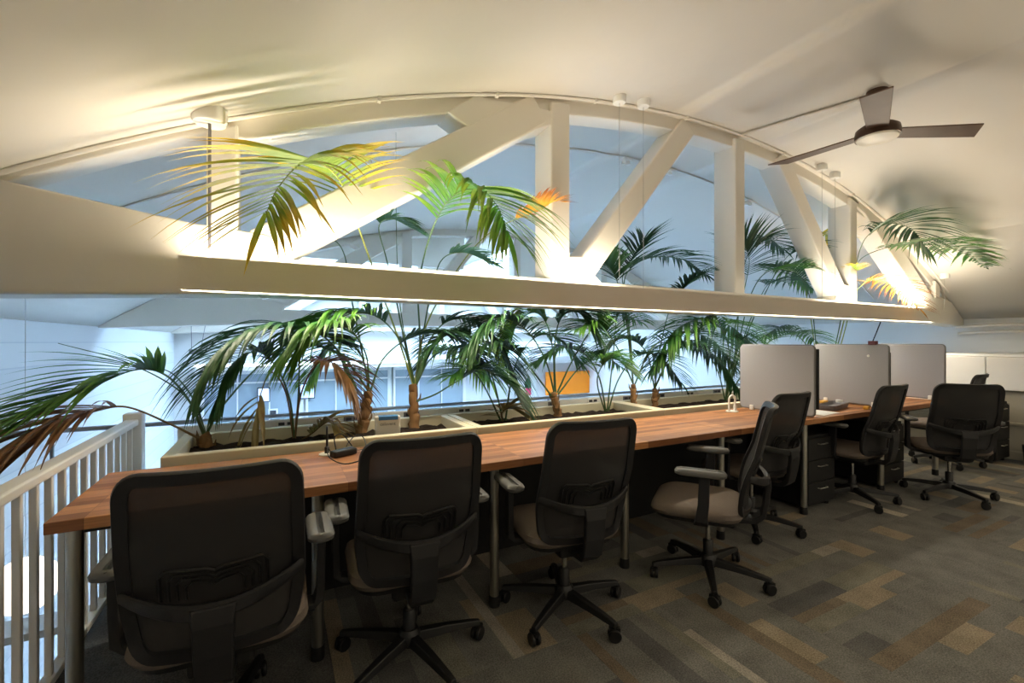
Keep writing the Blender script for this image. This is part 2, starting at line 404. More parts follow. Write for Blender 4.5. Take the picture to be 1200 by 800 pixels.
# ================================================================== roof trusses
TY0, TY1 = 2.86, 3.10
def make_truss():
    t = thing('roof_truss', 'white bowstring roof truss directly above the palm planters', 'truss')
    def part(name, poly, y0=TY0, y1=TY1, bev=.014): return MB().prism(poly, y0, y1).build(name, M['truss'], t, bevel=bev)
    part('bottom_chord', [(-.1, 1.59), (8.0, 1.59), (8.0, 1.80), (-.1, 1.80)], TY0, TY1)
    part('end_block', [(XL, 1.50), (-.1, 1.59), (.08, 1.80), (.12, 1.86), (-.06, 1.925), (-.4, 1.95), (-1.12, 2.06), (-1.5, 1.85), (XL, 1.52)], TY0 - .002, TY1 + .002)
    part('end_block', [(8.0, 1.59), (XR, 1.55), (XR, 1.65), (8.6, 1.90), (8.25, 1.95), (7.96, 1.925), (7.78, 1.86), (7.82, 1.80)], TY0 - .002, TY1 + .002)
    N = 60; top = [XL + .02 + (XR - XL - .04) * i / N for i in range(N + 1)]
    part('top_chord', [(x, vault(x) + .03) for x in top] + [(x, vault(x) - (.11 if -.3 < x < 8.15 else .03)) for x in reversed(top)], TY0 + .03, TY1 - .03, .01)
    for x0, x1, zb in ((-.335, -.19, 1.93), (1.81, 1.98, 1.79), (3.89, 4.03, 1.79), (5.91, 6.06, 1.79), (8.08, 8.22, 1.93)):
        part('post', [(x0, zb), (x1, zb), (x1, vault(x1) - .03), (x0, vault(x0) - .03)], TY0 - .004, TY1 + .004)
    def diag(a, c, th):
        a = Vector(a); c = Vector(c); d = (c - a).normalized(); n = Vector((-d.y, d.x)) * th / 2
        part('diagonal_brace', [tuple(a - n), tuple(c - n), tuple(c + n), tuple(a + n)], TY0 + .004, TY1 - .004)
    diag((-.08, 1.84), (1.72, 3.05), .23); diag((7.98, 1.84), (6.18, 3.05), .23)
    diag((1.98, 1.70), (3.28, 3.27), .19); diag((5.92, 1.70), (4.62, 3.27), .19)
    part('gusset', [(1.55, 2.83), (1.84, 2.96), (1.84, 3.06), (1.2, 3.02), (1.0, 2.86), (1.25, 2.74)], TY0 + .006, TY1 - .006, .01)
    part('gusset', [(1.97, 1.79), (2.30, 1.79), (2.22, 1.86), (2.18, 2.0), (1.97, 1.98)], TY0 + .006, TY1 - .006, .01)
    part('gusset', [(5.93, 1.79), (5.60, 1.79), (5.68, 1.86), (5.72, 2.0), (5.93, 1.98)], TY0 + .006, TY1 - .006, .01)
    part('gusset', [(6.35, 2.83), (6.05, 2.93), (6.05, 2.98), (6.7, 2.84), (6.9, 2.70), (6.65, 2.66)], TY0 + .006, TY1 - .006, .01)
    return t
truss = make_truss()
t2 = copy_tree(truss); t2.location = (0, 4.55, 0); t2['label'] = 'white roof truss farther back across the open hall'
t3 = copy_tree(truss); t3.location = (0, 8.9, 0); t3['label'] = 'white roof truss hard against the far wall'

# ================================================================== long lights hung along the truss
def pendant(x0, x1, lit, label, big=False, lit_to=None, gain=1.0):
    t = thing('linear_pendant_light', label, 'light', ((x0 + x1) / 2, 2.745, 1.585), 0, 'linear lights along the truss')
    L = (x1 - x0) / 2 - .004; h = .165
    MB().box(-L, L, -.045, -.035, 0, h).box(-L, L, .035, .045, 0, h).box(-L, L, -.035, .035, .03, .12).build('housing', M['truss'], t)
    for s in (-1, 1):
        MB().box(s * L - .004, s * L + .004, -.045, .045, 0, h).build('end_cap', M['truss'], t)
        xc = s * (L - .12); zc = vault((x0 + x1) / 2 + xc) - 1.585
        r = .078 if (big and s < 0) else .05
        MB().lathe([(r, zc + .02), (r, zc - .045), (r * .9, zc - .055)], (xc, .0, 0), 24).build('canopy', M['white'], t, smooth=True)
        MB().tube([(xc, 0, zc - .05), (xc, 0, .10)], .008 if (big and s < 0) else .0022, 6).build('suspension_cable', M['grey_tray'] if big and s < 0 else M['steel'], t)
    LE = (lit_to - (x0 + x1) / 2) if lit_to else L - .01
    MB().box(-L + .01, LE, -.034, .034, .125, .135).build('upper_diffuser', M['strip_lit' if lit else 'strip_off'], t)
    MB().box(-L + .01, LE, -.034, .034, .012, .022).build('lower_diffuser', M['strip_dim'], t)
    for nm, z, rx, p in (('uplight', .168, R(180), UP_W * gain if lit else 1.0), ('downlight', .008, 0, DOWN_W)):
        l = bpy.data.lights.new(nm, 'AREA'); l.shape = 'RECTANGLE'; l.size = L + LE - .04; l.size_y = .06; l.energy = p; l.color = WARM
        lo = bpy.data.objects.new(nm, l); COL.objects.link(lo); lo.parent = t; lo.location = ((LE - L) / 2, 0, z); lo.rotation_euler = (rx, 0, 0)
    return t
pendant(-.43, 2.49, True, 'linear up-light at the railing end of the truss with the large round canopy', True)
pendant(2.49, 5.25, False, 'middle linear light along the truss, with no glow on its top')
pendant(5.25, 8.15, True, 'linear up-light at the far right end of the truss, by the orange fronds', lit_to=7.75, gain=1.2)

# unseen copies of the lights, added behind the viewpoint to fill the room
for o_, lab_ in zip([x for x in list(COL.objects) if x.name.startswith('linear_pendant_light')],
                    ('added unseen linear fill light behind the chairs, railing end', 'added unseen linear fill light behind the chairs, middle one', 'added unseen linear fill light behind the chairs, right wall end')):
    c_ = copy_tree(o_); c_.location.y -= 4.075; c_['label'] = lab_; c_['group'] = 'added unseen fill lights behind the chairs'
    for ch in c_.children:
        if ch.type == 'LIGHT': ch.data = ch.data.copy(); ch.data.energy = BACK_FILL_W if ch.name.startswith('up') else DOWN_W

# conduits along the vault
def vault_path(xa, xb, y, n, dz): return [(xa + (xb - xa) * i / n, y, vault(xa + (xb - xa) * i / n) - dz) for i in range(n + 1)]
t = thing('conduit_run', 'white conduit arching along the ceiling in front of the near truss', 'conduit', (3.92, 2.80, 3.2))
t.location = (0, 0, 0)
MB().tube(vault_path(-1.9, 8.4, 2.83, 60, .012), .012, 8).build('pipe', M['plaster'], t, smooth=True)
MB().tube([(3.93, 2.83 - .98 * i / 8, vault(3.93 + .27 * i / 8) - .012) if False else (3.93 + .27 * i / 8, 2.82 - .90 * i / 8, vault(3.93 + .27 * i / 8) - .012) for i in range(9)], .011, 8).build('branch_pipe', M['plaster'], t, smooth=True)
for x in (.55, 1.35, 2.2, 3.2, 4.6, 5.9): MB().box(x - .012, x + .012, 2.812, 2.848, vault(x) - .030, vault(x) + .01).build('clamp', M['plaster'], t, bevel=.003)
t = thing('conduit_run', 'thin conduit arching over the hall behind the near truss', 'conduit')
MB().tube(vault_path(-1.9, 8.6, 3.75, 60, .01), .009, 8).build('pipe', M['wall'], t, smooth=True)
for k, x in enumerate((.62, 3.32, 3.95, 5.35)):
    s = thing('ceiling_sensor', ['small white spot fitting over the railing end of the hall ceiling', 'small white spot fitting behind the first right-leaning brace',
        'small white spot fitting left of the centre truss post', 'small white spot fitting behind the left-leaning brace'][k], 'spotlight', (x, 3.75, vault(x)), 0, 'spot fittings on the arched conduit')
    MB().box(-.05, .05, -.04, .04, -.045, -.018).build('housing', M['white'], s, bevel=.008)
    for q in (-.03, .03): MB().lathe([(.018, -.045), (.026, -.085), (.02, -.09)], (q, 0, 0), 12).build('lamp_head', M['white'], s, smooth=True)
t = thing('eave_pipe', 'pair of cream pipes running along the eave of the right wall', 'pipe')
for z, x in ((1.47, 8.93), (1.56, 8.85)): MB().tube([(x, -3.5, z), (x, 2.5, z), (x - .0, 2.9, z - .02)], .022, 10).build('pipe', M['plaster'], t, smooth=True)
for y in (-1, .5, 2.0): MB().box(8.82, 9.0, y - .02, y + .02, 1.44, 1.60).build('bracket', M['plaster'], t)

# ================================================================== ceiling fan
fx, fy, fz = 4.20, 1.84, 2.95
t = thing('ceiling_fan', 'bronze three-blade ceiling fan on the near vault', 'fan', (fx, fy, fz))
zc = vault(fx) - fz
MB().lathe([(.072, zc + .01), (.072, zc - .03), (.05, zc - .05)], n=24).build('canopy', M['bronze'], t, smooth=True)
MB().lathe([(.016, zc - .03), (.016, .05)], n=12).build('downrod', M['bronze'], t, smooth=True)
hub = MB().lathe([(.04, .085), (.11, .078), (.142, .055), (.148, .02), (.146, -.015)], n=36).build('motor_housing', M['bronze'], t, smooth=True)
MB().lathe([(.136, -.015), (.132, -.026), (.08, -.036), (.005, -.038)], n=36).build('light_lens', M['frost'], hub, smooth=True)
for a in (R(-31), R(96), R(203)):
    outl = [(.13, -.070), (.45, -.082), (.71, -.092), (.80, .088), (.45, .078), (.13, .068)]
    pitch = Matrix.Rotation(a, 4, 'Z') @ Matrix.Rotation(R(-7), 4, 'X')
    MB().loft([[pitch @ Vector((x, y, z)) for x, y in outl] for z in (.018, .028)]).build('blade', M['blade'], t, bevel=.003)

# ================================================================== desk
DX0, DX1, DY0, DY1, DZ = -.675, 5.95, 2.0, 2.64, .74
t = thing('bench_desk', 'long butcher-block bench desk on steel legs', 'desk', (2.6, 2.3, 0)); t.location = (0, 0, 0)
for a, c in ((DX0, 2.66), (2.662, DX1)): MB().box(a, c, DY0, DY1, .700, DZ).build('worktop', M['wood'], t, bevel=.003)
for x in (-.617, .15, .97, 1.82, 2.66, 3.61, 4.77, 5.83):
    for y in (2.065,):
        lg = MB().lathe([(.024, .05), (.024, .70)], (x, y, 0), 20).build('leg', M['steel'], t, smooth=True)
        MB().lathe([(.027, 0), (.028, .012), (.026, .055)], (x, y, 0), 16).build('foot', M['black'], lg, smooth=True)
MB().box(DX0 + .03, DX1 - .03, DY1 - .035, DY1 - .015, .001, .70).build('modesty_panel', M['laminate'], t)
MB().box(DX0 + .06, DX1 - .06, 2.10, 2.13, .66, .70).box(DX0 + .06, DX1 - .06, 2.50, 2.53, .66, .70).build('under_rail', M['laminate'], t)
# screens
for k, x in enumerate((3.64, 4.76, 5.86)):
    s = thing('desk_screen', ['grey fabric desk screen nearest the white cable hook', 'grey fabric desk screen with a small white pin, middle of the three', 'grey fabric desk screen at the far end of the desk'][k],
              'screen', (x, 2.31, DZ), 0, 'grey screens across the desk')
    pts = rrect(.62, .54, .03, 4)
    MB().loft([[(xx, p[0], p[1] + .288) for p in pts] for xx in (-.011, .011)]).build('panel', M['screen'], s, bevel=.004)
    P = [Vector((0, p[0] * 1.004, p[1] * 1.004 + .288)) for p in pts]
    MB().tube(P, .007, 6, closed=True).build('edging', M['screen_edge'], s, smooth=True)
    for y in (-.20, .20): MB().box(-.02, .02, y - .018, y + .018, 0.002, .045).build('clamp', M['white'], s, bevel=.006)
    if k == 1: MB().lathe([(.001, 0), (.012, .002), (.010, .008)], (-.011, -.16, .46), 12, mtx=Matrix.Rotation(R(-90), 4, 'Y')).build('pin', M['white'], s)
for k, (x, z0, z1) in enumerate(((3.80, .742, 1.27), (4.93, .742, 1.23))):
    s = thing('upright_board', ['thin dark upright panel right behind the first grey screen', 'thin dark upright panel right behind the middle grey screen'][k], 'panel', (x, 2.25, .74), 0, 'dark uprights beside the screens')
    MB().box(-.012, .012, -.19, .19, .05, z1 - .74).build('panel', M['black'], s, bevel=.004)
    MB().box(-.035, .035, -.12, .12, .002, .012).box(-.01, .01, -.04, .04, .01, .06).build('foot', M['black'], s, bevel=.002)
# pedestals
def pedestal(x, y, h, label, g='black drawer pedestals'):
    s = thing('drawer_pedestal', label, 'drawers', (x, y, 0), 0, g)
    MB().box(-.19, .19, .02, .48, .03, h).build('body', M['laminate'], s, bevel=.006)
    n = 3; dz = (h - .06) / n
    for k in range(n):
        d = MB().box(-.182, .182, -.002, .018, .045 + k * dz, .037 + (k + 1) * dz).build('drawer', M['laminate'], s, bevel=.004)
        z = .037 + (k + 1) * dz - .045
        MB().tube([(-.055, -.001, z), (-.05, -.02, z), (.05, -.02, z), (.055, -.001, z)], .0045, 6).build('handle', M['steel'], d, smooth=True)
    MB().lathe([(.008, -.0), (.008, .006)], (.14, -.002, h - .03), 10, mtx=Matrix.Rotation(R(90), 4, 'X')).build('lock', M['chrome'], s)
    for sx in (-.16, .16):
        for yy in (.05, .44): MB().lathe([(.016, 0), (.016, .032)], (sx, yy, 0), 8).build('castor', M['rubber'], s)
pedestal(3.86, 2.07, .585, 'black drawer pedestal under the desk beside the first grey screen')
pedestal(5.02, 2.07, .585, 'black drawer pedestal under the desk beyond the middle grey screen')
pedestal(7.08, 1.93, .66, 'black drawer pedestal by the right wall panels')

# ================================================================== office chairs
def make_chair(label, loc, rz):
    t = thing('office_chair', label, 'chair', loc, rz, 'black mesh office chairs')
    # seat cushion
    rings = []
    for ins, z in ((.05, .405), (.012, .418), (0, .440), (.006, .462), (.03, .476), (.09, .483), (.17, .481)):
        rings.append([(x * 1.0, y + .055, z - .02 - (.012 * max(0, (y - .12) / .12) ** 2 if y > .12 else 0)) for x, y in rrect(.49 - 2 * ins, .47 - 2 * ins, max(.02, .11 - ins * .5), 5)])
    MB().loft(rings).build('seat', M['seat'], t, smooth=True)
    MB().loft([[(x, y + .055, z) for x, y in rrect(w, w - .02, .10, 5)] for w, z in ((.36, .365), (.44, .375), (.45, .392))]).build('seat_pan', M['black'], t, smooth=True)
    # back surface: local u across, v up
    def Bk(u, v, off=0.):
        w = .455 - .022 * max(0, v - .35) ** 1.3 / .57 - .05 * max(0, .3 - v) / .3
        y = -.205 - .13 * v + .03 * math.sin(math.pi * min(1, v / .55)) * .7 + .05 * (2 * u) ** 2 - off
        return Vector((u * w, y, .425 + .565 * v))
    def ring_uv(iu, iv, r):
        return [(p[0], p[1] + .5) for p in rrect(1 - 2 * iu, 1 - 2 * iv, r, 6)]
    dense = []
    rr = ring_uv(.03, .025, .10)
    for i, p in enumerate(rr):
        q = rr[(i + 1) % len(rr)]; n = max(1, int(math.hypot(p[0] - q[0], p[1] - q[1]) / .07))
        dense += [(p[0] + (q[0] - p[0]) * k / n, p[1] + (q[1] - p[1]) * k / n) for k in range(n)]
    pts = [Bk(u, v) for u, v in dense]; frames = []
    for i, p in enumerate(pts):
        tg = (pts[(i + 1) % len(pts)] - pts[i - 1]).normalized(); nb = Vector((0, -1, -.2)).normalized()
        A = tg.cross(nb).normalized(); frames.append((A, A.cross(tg).normalized()))
    sec = [(-.017, -.011), (.015, -.011), (.019, 0), (.015, .011), (-.017, .011)]
    MB().sweep(pts, frames, sec, closed=True).build('back_frame', M['frame'], t, smooth=True)
    nu, nv = 12, 14; mb = MB()
    g = [Bk(-.47 + .94 * i / nu, .03 + .94 * j / nv, -.003) for j in range(nv + 1) for i in range(nu + 1)]
    mb.add(g, [(j * (nu + 1) + i, j * (nu + 1) + i + 1, (j + 1) * (nu + 1) + i + 1, (j + 1) * (nu + 1) + i) for j in range(nv) for i in range(nu)])
    MB.build(mb, 'back_mesh', M['mesh'], t, smooth=True)
    mb = MB()
    for k in range(4):
        s = .29 - k * .045; tq = .50 - k * .025; lo_ = .33 + .0 * k
        pth = [(-s, lo_), (-s, tq - .03), (-s + .03, tq), (-.04, tq - .012), (0, tq - .03), (.04, tq - .012), (s - .03, tq), (s, tq - .03), (s, lo_)]
        mb.tube([Bk(u, v, .004) for u, v in pth], .0055 if k == 0 else .004, 6)
    mb.build('lumbar_support', M['black'], t, smooth=True)
    # bow across the back and the spine down to the mechanism
    n = 16; pts, fr, secs = [], [], []
    for i in range(n + 1):
        u = -.5 + i / n; k = 1 - (2 * u) ** 2
        pts.append(Bk(u, .385 - .085 * k, .012 + .055 * k))
    rings = []
    for i, p in enumerate(pts):
        k = 1 - (2 * (-.5 + i / n)) ** 2; h = .017 + .006 * k; d = .008 + .006 * k
        rings.append([p + Vector((0, a * d, c * h)) for a, c in ((-1, -.7), (-1, .7), (-.4, 1), (1, .8), (1, -.8), (-.4, -1))])
    MB().loft(rings).build('back_bow', M['frame'], t, smooth=True)
    cpt = Bk(0, .31, .066)
    prof = [(cpt.y, cpt.z + .01, .055), (cpt.y - .006, .56, .050), (cpt.y + .005, .47, .048), (cpt.y + .02, .40, .046), (cpt.y + .06, .365, .044), (-.10, .355, .042)]
    rings = []
    for i, (y, z, w) in enumerate(prof):
        th = .014 if i < 4 else .016
        dy, dz = (th, 0) if i < 3 else ((th * .7, th * .7) if i < 5 else (0, th))
        rings.append([(-w, y - dy, z - dz), (w, y - dy, z - dz), (w, y + dy, z + dz), (-w, y + dy, z + dz)])
    MB().loft(rings).build('spine', M['frame'], t, bevel=.006)
    MB().box(-.09, .09, -.14, .12, .325, .385).build('tilt_mechanism', M['black'], t, bevel=.015)
    MB().tube([(.08, .05, .36), (.22, .05, .355), (.27, .045, .35)], .006, 8).build('lever', M['black'], t, smooth=True)
    # arms
    for s in (-1, 1):
        mb = MB()
        path = [(s * .14, .02, .385), (s * .265, .02, .390), (s * .285, .015, .42), (s * .288, .005, .50), (s * .290, 0, .645)]
        rings = []
        for i, p in enumerate(path):
            p = Vector(p); a, h = ((.035, .011) if i < 2 else (.033 - .004 * i * .5, .013))
            if i < 2: ring = [p + Vector((0, y, z)) for y, z in ((-a, -h), (a, -h), (a, h), (-a, h))]
            elif i == 2: ring = [p + Vector((x * s, y, z)) for x, y, z in ((h, -a, -h), (h, a, -h), (-h, a, h), (-h, -a, h))]
            else: ring = [p + Vector((x * s, y, 0)) for x, y in ((h, -a), (h, a), (-h, a), (-h, -a))]
            rings.append(ring)
        ar = mb.loft(rings).build('armrest', M['frame'], t, bevel=.005)
        rings = [[(s * .285 + x, y + .02, z) for x, y in rrect(.088 - 2 * i, .25 - 2 * i, .035, 5)] for i, z in ((.012, .643), (.002, .650), (0, .662), (.006, .672), (.02, .676))]
        MB().loft(rings).build('arm_pad', M['pad'], ar, smooth=True)
    # gas lift and base
    MB().lathe([(.027, .085), (.027, .21), (.022, .215)], n=16).build('lift_sleeve', M['black'], t, smooth=True)
    MB().lathe([(.0135, .21), (.0135, .335)], n=14).build('gas_lift', M['chrome'], t, smooth=True)
    MB().lathe([(.03, .07), (.048, .075), (.048, .115), (.034, .135)], n=20).build('base_hub', M['black'], t, smooth=True)
    for k in range(5):
        a = R(146 + 72 * k); m_ = Matrix.Rotation(a, 4, 'Z')
        rings = [[m_ @ Vector((x, y * w, z + q * h)) for y, q in ((-1, -1), (1, -1), (.7, 1), (-.7, 1))] for x, w, z, h in ((.035, .026, .098, .020), (.16, .022, .092, .016), (.28, .017, .080, .012), (.315, .015, .074, .010))]
        lg = MB().loft(rings).build('leg', M['black'], t, bevel=.004)
        c = m_ @ Vector((.305, 0, 0)); sw = R(35 + 61 * k)
        mb = MB()
        rot = Matrix.Rotation(sw, 4, 'Z') @ Matrix.Rotation(R(90), 4, 'X')
        for zz in (-.021, .005): mb.lathe([(.010, zz), (.026, zz), (.029, zz + .003), (.029, zz + .013), (.026, zz + .016), (.010, zz + .016)], (c.x, c.y, .029), 16, 0, rot)
        mb.tube([(c.x, c.y, .05), (c.x, c.y, .082)], .008, 8)
        hood = Matrix.Translation(Vector((c.x, c.y, .044))) @ Matrix.Rotation(sw, 4, 'Z')
        mb.box(-.024, .024, -.012, .012, 0, .018, 0, hood)
        mb.build('caster', M['rubber'], lg, smooth=True)
    return t
CH = [((-.15, 1.765), -1, 'black mesh office chair at the desk end beside the white railing'),
      ((.49, 1.88), -4, 'black mesh office chair in front of the black power adapter and cables'),
      ((1.26, 1.87), -7, 'black mesh office chair with taupe seat between the adapter and the side-turned chair'),
      ((2.16, 1.76), 36, 'office chair turned sideways, showing taupe seat and bowed back in profile'),
      ((3.03, 2.10), 3, 'office chair tucked in at the first grey screen, behind the sideways chair'),
      ((4.29, 2.06), 0, 'office chair tucked in between the first and middle grey screens'),
      ((5.12, 1.72), -48, 'office chair swung away from the last grey screen at the desk end'),
      ((6.46, 2.22), 5, 'office chair half hidden beyond the desk by the right wall')]
c0 = None
for i, ((x, y), a, lab) in enumerate(CH):
    if i == 0: c0 = make_chair(lab, (x, y, 0), R(a))
    else:
        c = copy_tree(c0); c.location = (x, y, 0); c.rotation_euler = (0, 0, R(a)); c['label'] = lab
        for ch in c.children:
            if ch.name.startswith('leg'): ch.rotation_euler.z = R({3: -29, 5: 20}.get(i, 0))

# ================================================================== railing
RX = -.76
t = thing('stair_railing', 'white painted stair railing with square newel and balusters', 'railing', (RX, 2.5, 0)); t.location = (0, 0, 0)
MB().box(RX - .045, RX + .045, 3.39, 3.48, -.30, .905).build('newel_post', M['rail'], t, bevel=.006)
MB().box(RX - .032, RX + .032, -.6, 3.39, .835, .872).build('top_rail', M['rail'], t, bevel=.008)
MB().box(RX - .02, RX + .02, -.6, 3.39, .05, .08).build('bottom_rail', M['rail'], t, bevel=.004)
y = 1.02
while y < 3.37:
    MB().box(RX - .011, RX + .011, y - .012, y + .012, .08, .84).build('baluster', M['rail'], t, bevel=.003); y += .1165
t = thing('metal_handrail', 'thin grey metal handrail behind the planters over the hall', 'railing'); 
MB().tube([(XL, 3.52, .815), (XR - .02, 3.52, .815)], .014, 8).build('top_rail', M['grey_rail'], t, smooth=True)
for x in (-1.85, -1.5, -1.15, -.35, .6, 2.2, 3.8, 5.4, 7.0): MB().tube([(x, 3.52, -.05 if x > -.8 else -.28), (x, 3.52, .80)], .010, 8).build('upright', M['grey_rail'], t, smooth=True)
struct(MB().box(XL, -.8, 3.4, 3.6, -.30, -.26).build('trim_7', M['wall']))

# ================================================================== planters
for k, (a, c) in enumerate(((-.50, 1.145), (1.15, 2.795), (2.80, 4.445), (4.45, 6.10))):
    t = thing('planter_box', ['cream planter box at the railing end, holding the leaning palm', 'cream planter box behind the first desk legs, second from the railing',
              'cream planter box behind the white cable hook', 'cream planter box behind the far grey screens'][k], 'planter', ((a + c) / 2, 3.0, 0), 0, 'cream planters behind the desk')
    w = (c - a) / 2; y0, y1 = -.30, .32; th = .055
    MB().box(-w + .02, w - .02, y0 + .02, y1 - .02, -.008, .30).build('plinth', M['laminate'], t)
    MB().box(-w, w, y0, y0 + th, .30, .775).build('front_panel', M['cream'], t, bevel=.006)
    MB().box(-w, w, y1 - th, y1, .30, .775).build('back_panel', M['cream'], t, bevel=.006)
    for s in (-1, 1): MB().box(min(s * w, s * (w - th)), max(s * w, s * (w - th)), y0 + th, y1 - th, .30, .773).build('end_panel', M['cream'], t, bevel=.005)
    mb = MB(); nx, ny = 40, 14; rnd = random.Random(k)
    g = [(-w + th + (2 * w - 2 * th) * i / nx, y0 + th + (y1 - y0 - 2 * th) * j / ny, .695 + .024 * rnd.random()) for j in range(ny + 1) for i in range(nx + 1)]
    mb.add(g, [(j * (nx + 1) + i, j * (nx + 1) + i + 1, (j + 1) * (nx + 1) + i + 1, (j + 1) * (nx + 1) + i) for j in range(ny) for i in range(nx)])
    mb.build('soil', M['soil'], t, kind='stuff')

# ================================================================== palms
G = Vector((0, 0, -1))
def leaflet_strip(base, d, length, width, droop, seg, rnd):
    """One pinnate leaflet: a folded, drooping blade. Returns verts, faces, uv."""
    V, Fc, U = [], [], []; p = Vector(base); d = d.normalized(); st = length / seg
    for i in range(seg + 1):
        s = i / seg
        w = width * (.35 + .65 * math.sin(math.pi * min(1, .12 + s * .95)) ) * (1 if s < .55 else max(.04, 1 - ((s - .55) / .45) ** 1.6))
        side = d.cross(Vector((0, 0, 1)))
        if side.length < .15: side = d.cross(Vector((.8, .6, 0)))
        side.normalize(); nrm = side.cross(d)
        V += [p - side * w / 2 + nrm * w * .18, p, p + side * w / 2 + nrm * w * .18]; U += [(0, s), (.5, s), (1, s)]
        if i < seg:
            d = (d + G * droop * (st / .1) * (.35 + s)).normalized(); p = p + d * st
    for i in range(seg):
        a = i * 3; Fc += [(a, a + 1, a + 4, a + 3), (a + 1, a + 2, a + 5, a + 4)]
    return V, Fc, U
FR = 0
def frond(parent, pts, t0, L, n, kind='mid', droop=.16, single=False, width=.022, rad=.0075, spread=62, label=None):
    global FR; FR += 1
    rnd = random.Random(100 + FR)
    if not single and n: n = int(n * 1.45); L *= 1.14; width *= 1.12
    P = catmull([at(*p) for p in pts], 44); N = len(P) - 1
    stem = M['stem_yellow'] if kind in ('yellow', 'orange') else (M['stem_dry'] if kind in ('brown', 'straw') else M['stem'])
    r = MB().tube(P, [rad * (1 - .78 * i / N) for i in range(N + 1)], 6).build('frond', stem, parent, smooth=True)
    if label: r['label'] = label
    joint = MB(); joint.uv = []
    hz = P[N] - P[int(t0 * N * .8)]; hz.z = 0; Sg = hz.cross(Vector((0, 0, 1))).normalized() if hz.length > .05 else Vector((CF, -SF, 0))
    for i in range(n):
        t = t0 + (1 - t0) * (i + .5) / n; q = (t - t0) / (1 - t0)
        f = t * N; j = min(int(f), N - 1); p = P[j].lerp(P[j + 1], f - j)
        T = (P[min(j + 2, N)] - P[max(j - 1, 0)]).normalized()
        S = T.cross(Vector((0, 0, 1)))
        if S.dot(Sg) < 0: S = -S
        S = S + Sg * .7; S = (S - T * S.dot(T)).normalized(); Nn = S.cross(T)
        ln = L * (.34 + .66 * math.sin(math.pi * min(1, .12 + q * .80))) * (.92 + .16 * rnd.random())
        ang = R(spread - 34 * q + rnd.uniform(-7, 7))
        for s in (-1, 1):
            d = S * s * math.sin(ang) + T * math.cos(ang) + Nn * (.22 + rnd.uniform(-.08, .1))
            V, Fc, U = leaflet_strip(p, d, ln * rnd.uniform(.9, 1.08), width * (.8 + .4 * math.sin(math.pi * min(1, q + .1))), droop * rnd.uniform(.8, 1.25), 7 if single else 6, rnd)
            if single:
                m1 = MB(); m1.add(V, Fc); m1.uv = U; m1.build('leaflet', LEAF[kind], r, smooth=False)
            else:
                joint.add(V, Fc); joint.uv += U
    d = (P[N] - P[N - 1]).normalized()
    if n:
        V, Fc, U = leaflet_strip(P[N], d, L * .5, width, droop, 6, rnd); joint.add(V, Fc); joint.uv += U
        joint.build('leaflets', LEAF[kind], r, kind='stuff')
    return r
def palm(label, base, trunk_top=None, r0=.034):
    b0 = at(*base); b0.z = .66
    t = thing('palm', label, 'palm', tuple(b0), 0, 'kentia palms in the planters')
    t.location = (0, 0, 0)
    if trunk_top:
        tp = at(*trunk_top); n = 14; rnd = random.Random(int(base[0])); pts = []; rad = []
        for i in range(n + 1):
            s = i / n; pts.append(b0.lerp(tp, s) + Vector((.006 * math.sin(i * 1.7), .006 * math.cos(i * 2.1), 0)))
            rad.append(r0 * (1.15 - .35 * s) * (1 + (.10 if i % 2 else -.06)))
        MB().tube(pts, rad, 10).build('trunk', M['trunk'], t, smooth=True)
        for i in range(5):                      # dry sheath stubs
            p = pts[3 + 2 * i]; a = rnd.random() * 6.28; d = Vector((math.cos(a), math.sin(a), 0))
            MB().tube([p + d * rad[4] * .7, p + d * (rad[4] + .012) + Vector((0, 0, .03)), p + d * (rad[4] + .018) + Vector((0, 0, .065))], [.011, .008, .002], 5).build('sheath', M['stem_dry'], t)
    return t
Yp = 3.2
p = palm('leaning palm nearest the railing with green and brown fronds spilling over it', (243, 526, 3.18), (240, 508, 3.18))
frond(p, [(238, 508, 3.18), (215, 462, 3.12), (150, 425, 3.0), (68, 402, 2.9)], .5, .1, 0, 'dark', rad=.006)
frond(p, [(240, 508, 3.18), (222, 470, 3.12), (195, 440, 3.02), (160, 433, 2.88), (105, 455, 2.68), (50, 482, 2.5)], .42, .50, 26, 'mid', .11, True, .024, spread=40)
frond(p, [(236, 515, 3.18), (200, 497, 3.1), (150, 477, 2.92), (110, 482, 2.75), (70, 497, 2.58), (30, 528, 2.45)], .46, .62, 32, 'brown', .17, True, .02, spread=30)
frond(p, [(242, 508, 3.18), (262, 474, 3.22), (300, 432, 3.28), (337, 402, 3.32), (372, 392, 3.34), (400, 402, 3.34)], .55, .34, 20, 'dark', .22)
frond(p, [(240, 506, 3.18), (228, 470, 3.2), (205, 440, 3.2), (180, 428, 3.2)], .85, .15, 2, 'dark', .05, width=.012, spread=25)
p = palm('low stemmy palm with yellow straps and a dried fan, left of the first trunk palm', (345, 522, 3.2))
frond(p, [(345, 520, Yp), (340, 470, Yp), (325, 432, 3.15), (302, 412, 3.1), (272, 428, 3.0), (255, 468, 2.95)], .45, .34, 22, 'dark', .25)
frond(p, [(345, 520, Yp), (352, 465, Yp), (368, 430, 3.15), (386, 424, 3.05), (404, 438, 2.98), (414, 462, 2.95)], .42, .32, 20, 'brown', .30)
frond(p, [(345, 520, Yp), (335, 460, Yp), (318, 436, 3.1), (306, 460, 3.05), (300, 490, 3.04)], .75, .32, 3, 'straw', .5)
frond(p, [(346, 520, Yp), (365, 508, 3.15), (385, 494, 3.1), (398, 508, 3.05)], .3, .22, 12, 'straw', .35)
frond(p, [(345, 520, Yp), (350, 460, 3.3), (352, 420, 3.35), (365, 405, 3.4), (395, 415, 3.45), (410, 440, 3.5)], .5, .3, 18, 'bright', .25)
p = palm('thick-trunked palm beside the white carton with a big arching frond', (422, 516, 3.2), (432, 458, 3.2), .036)
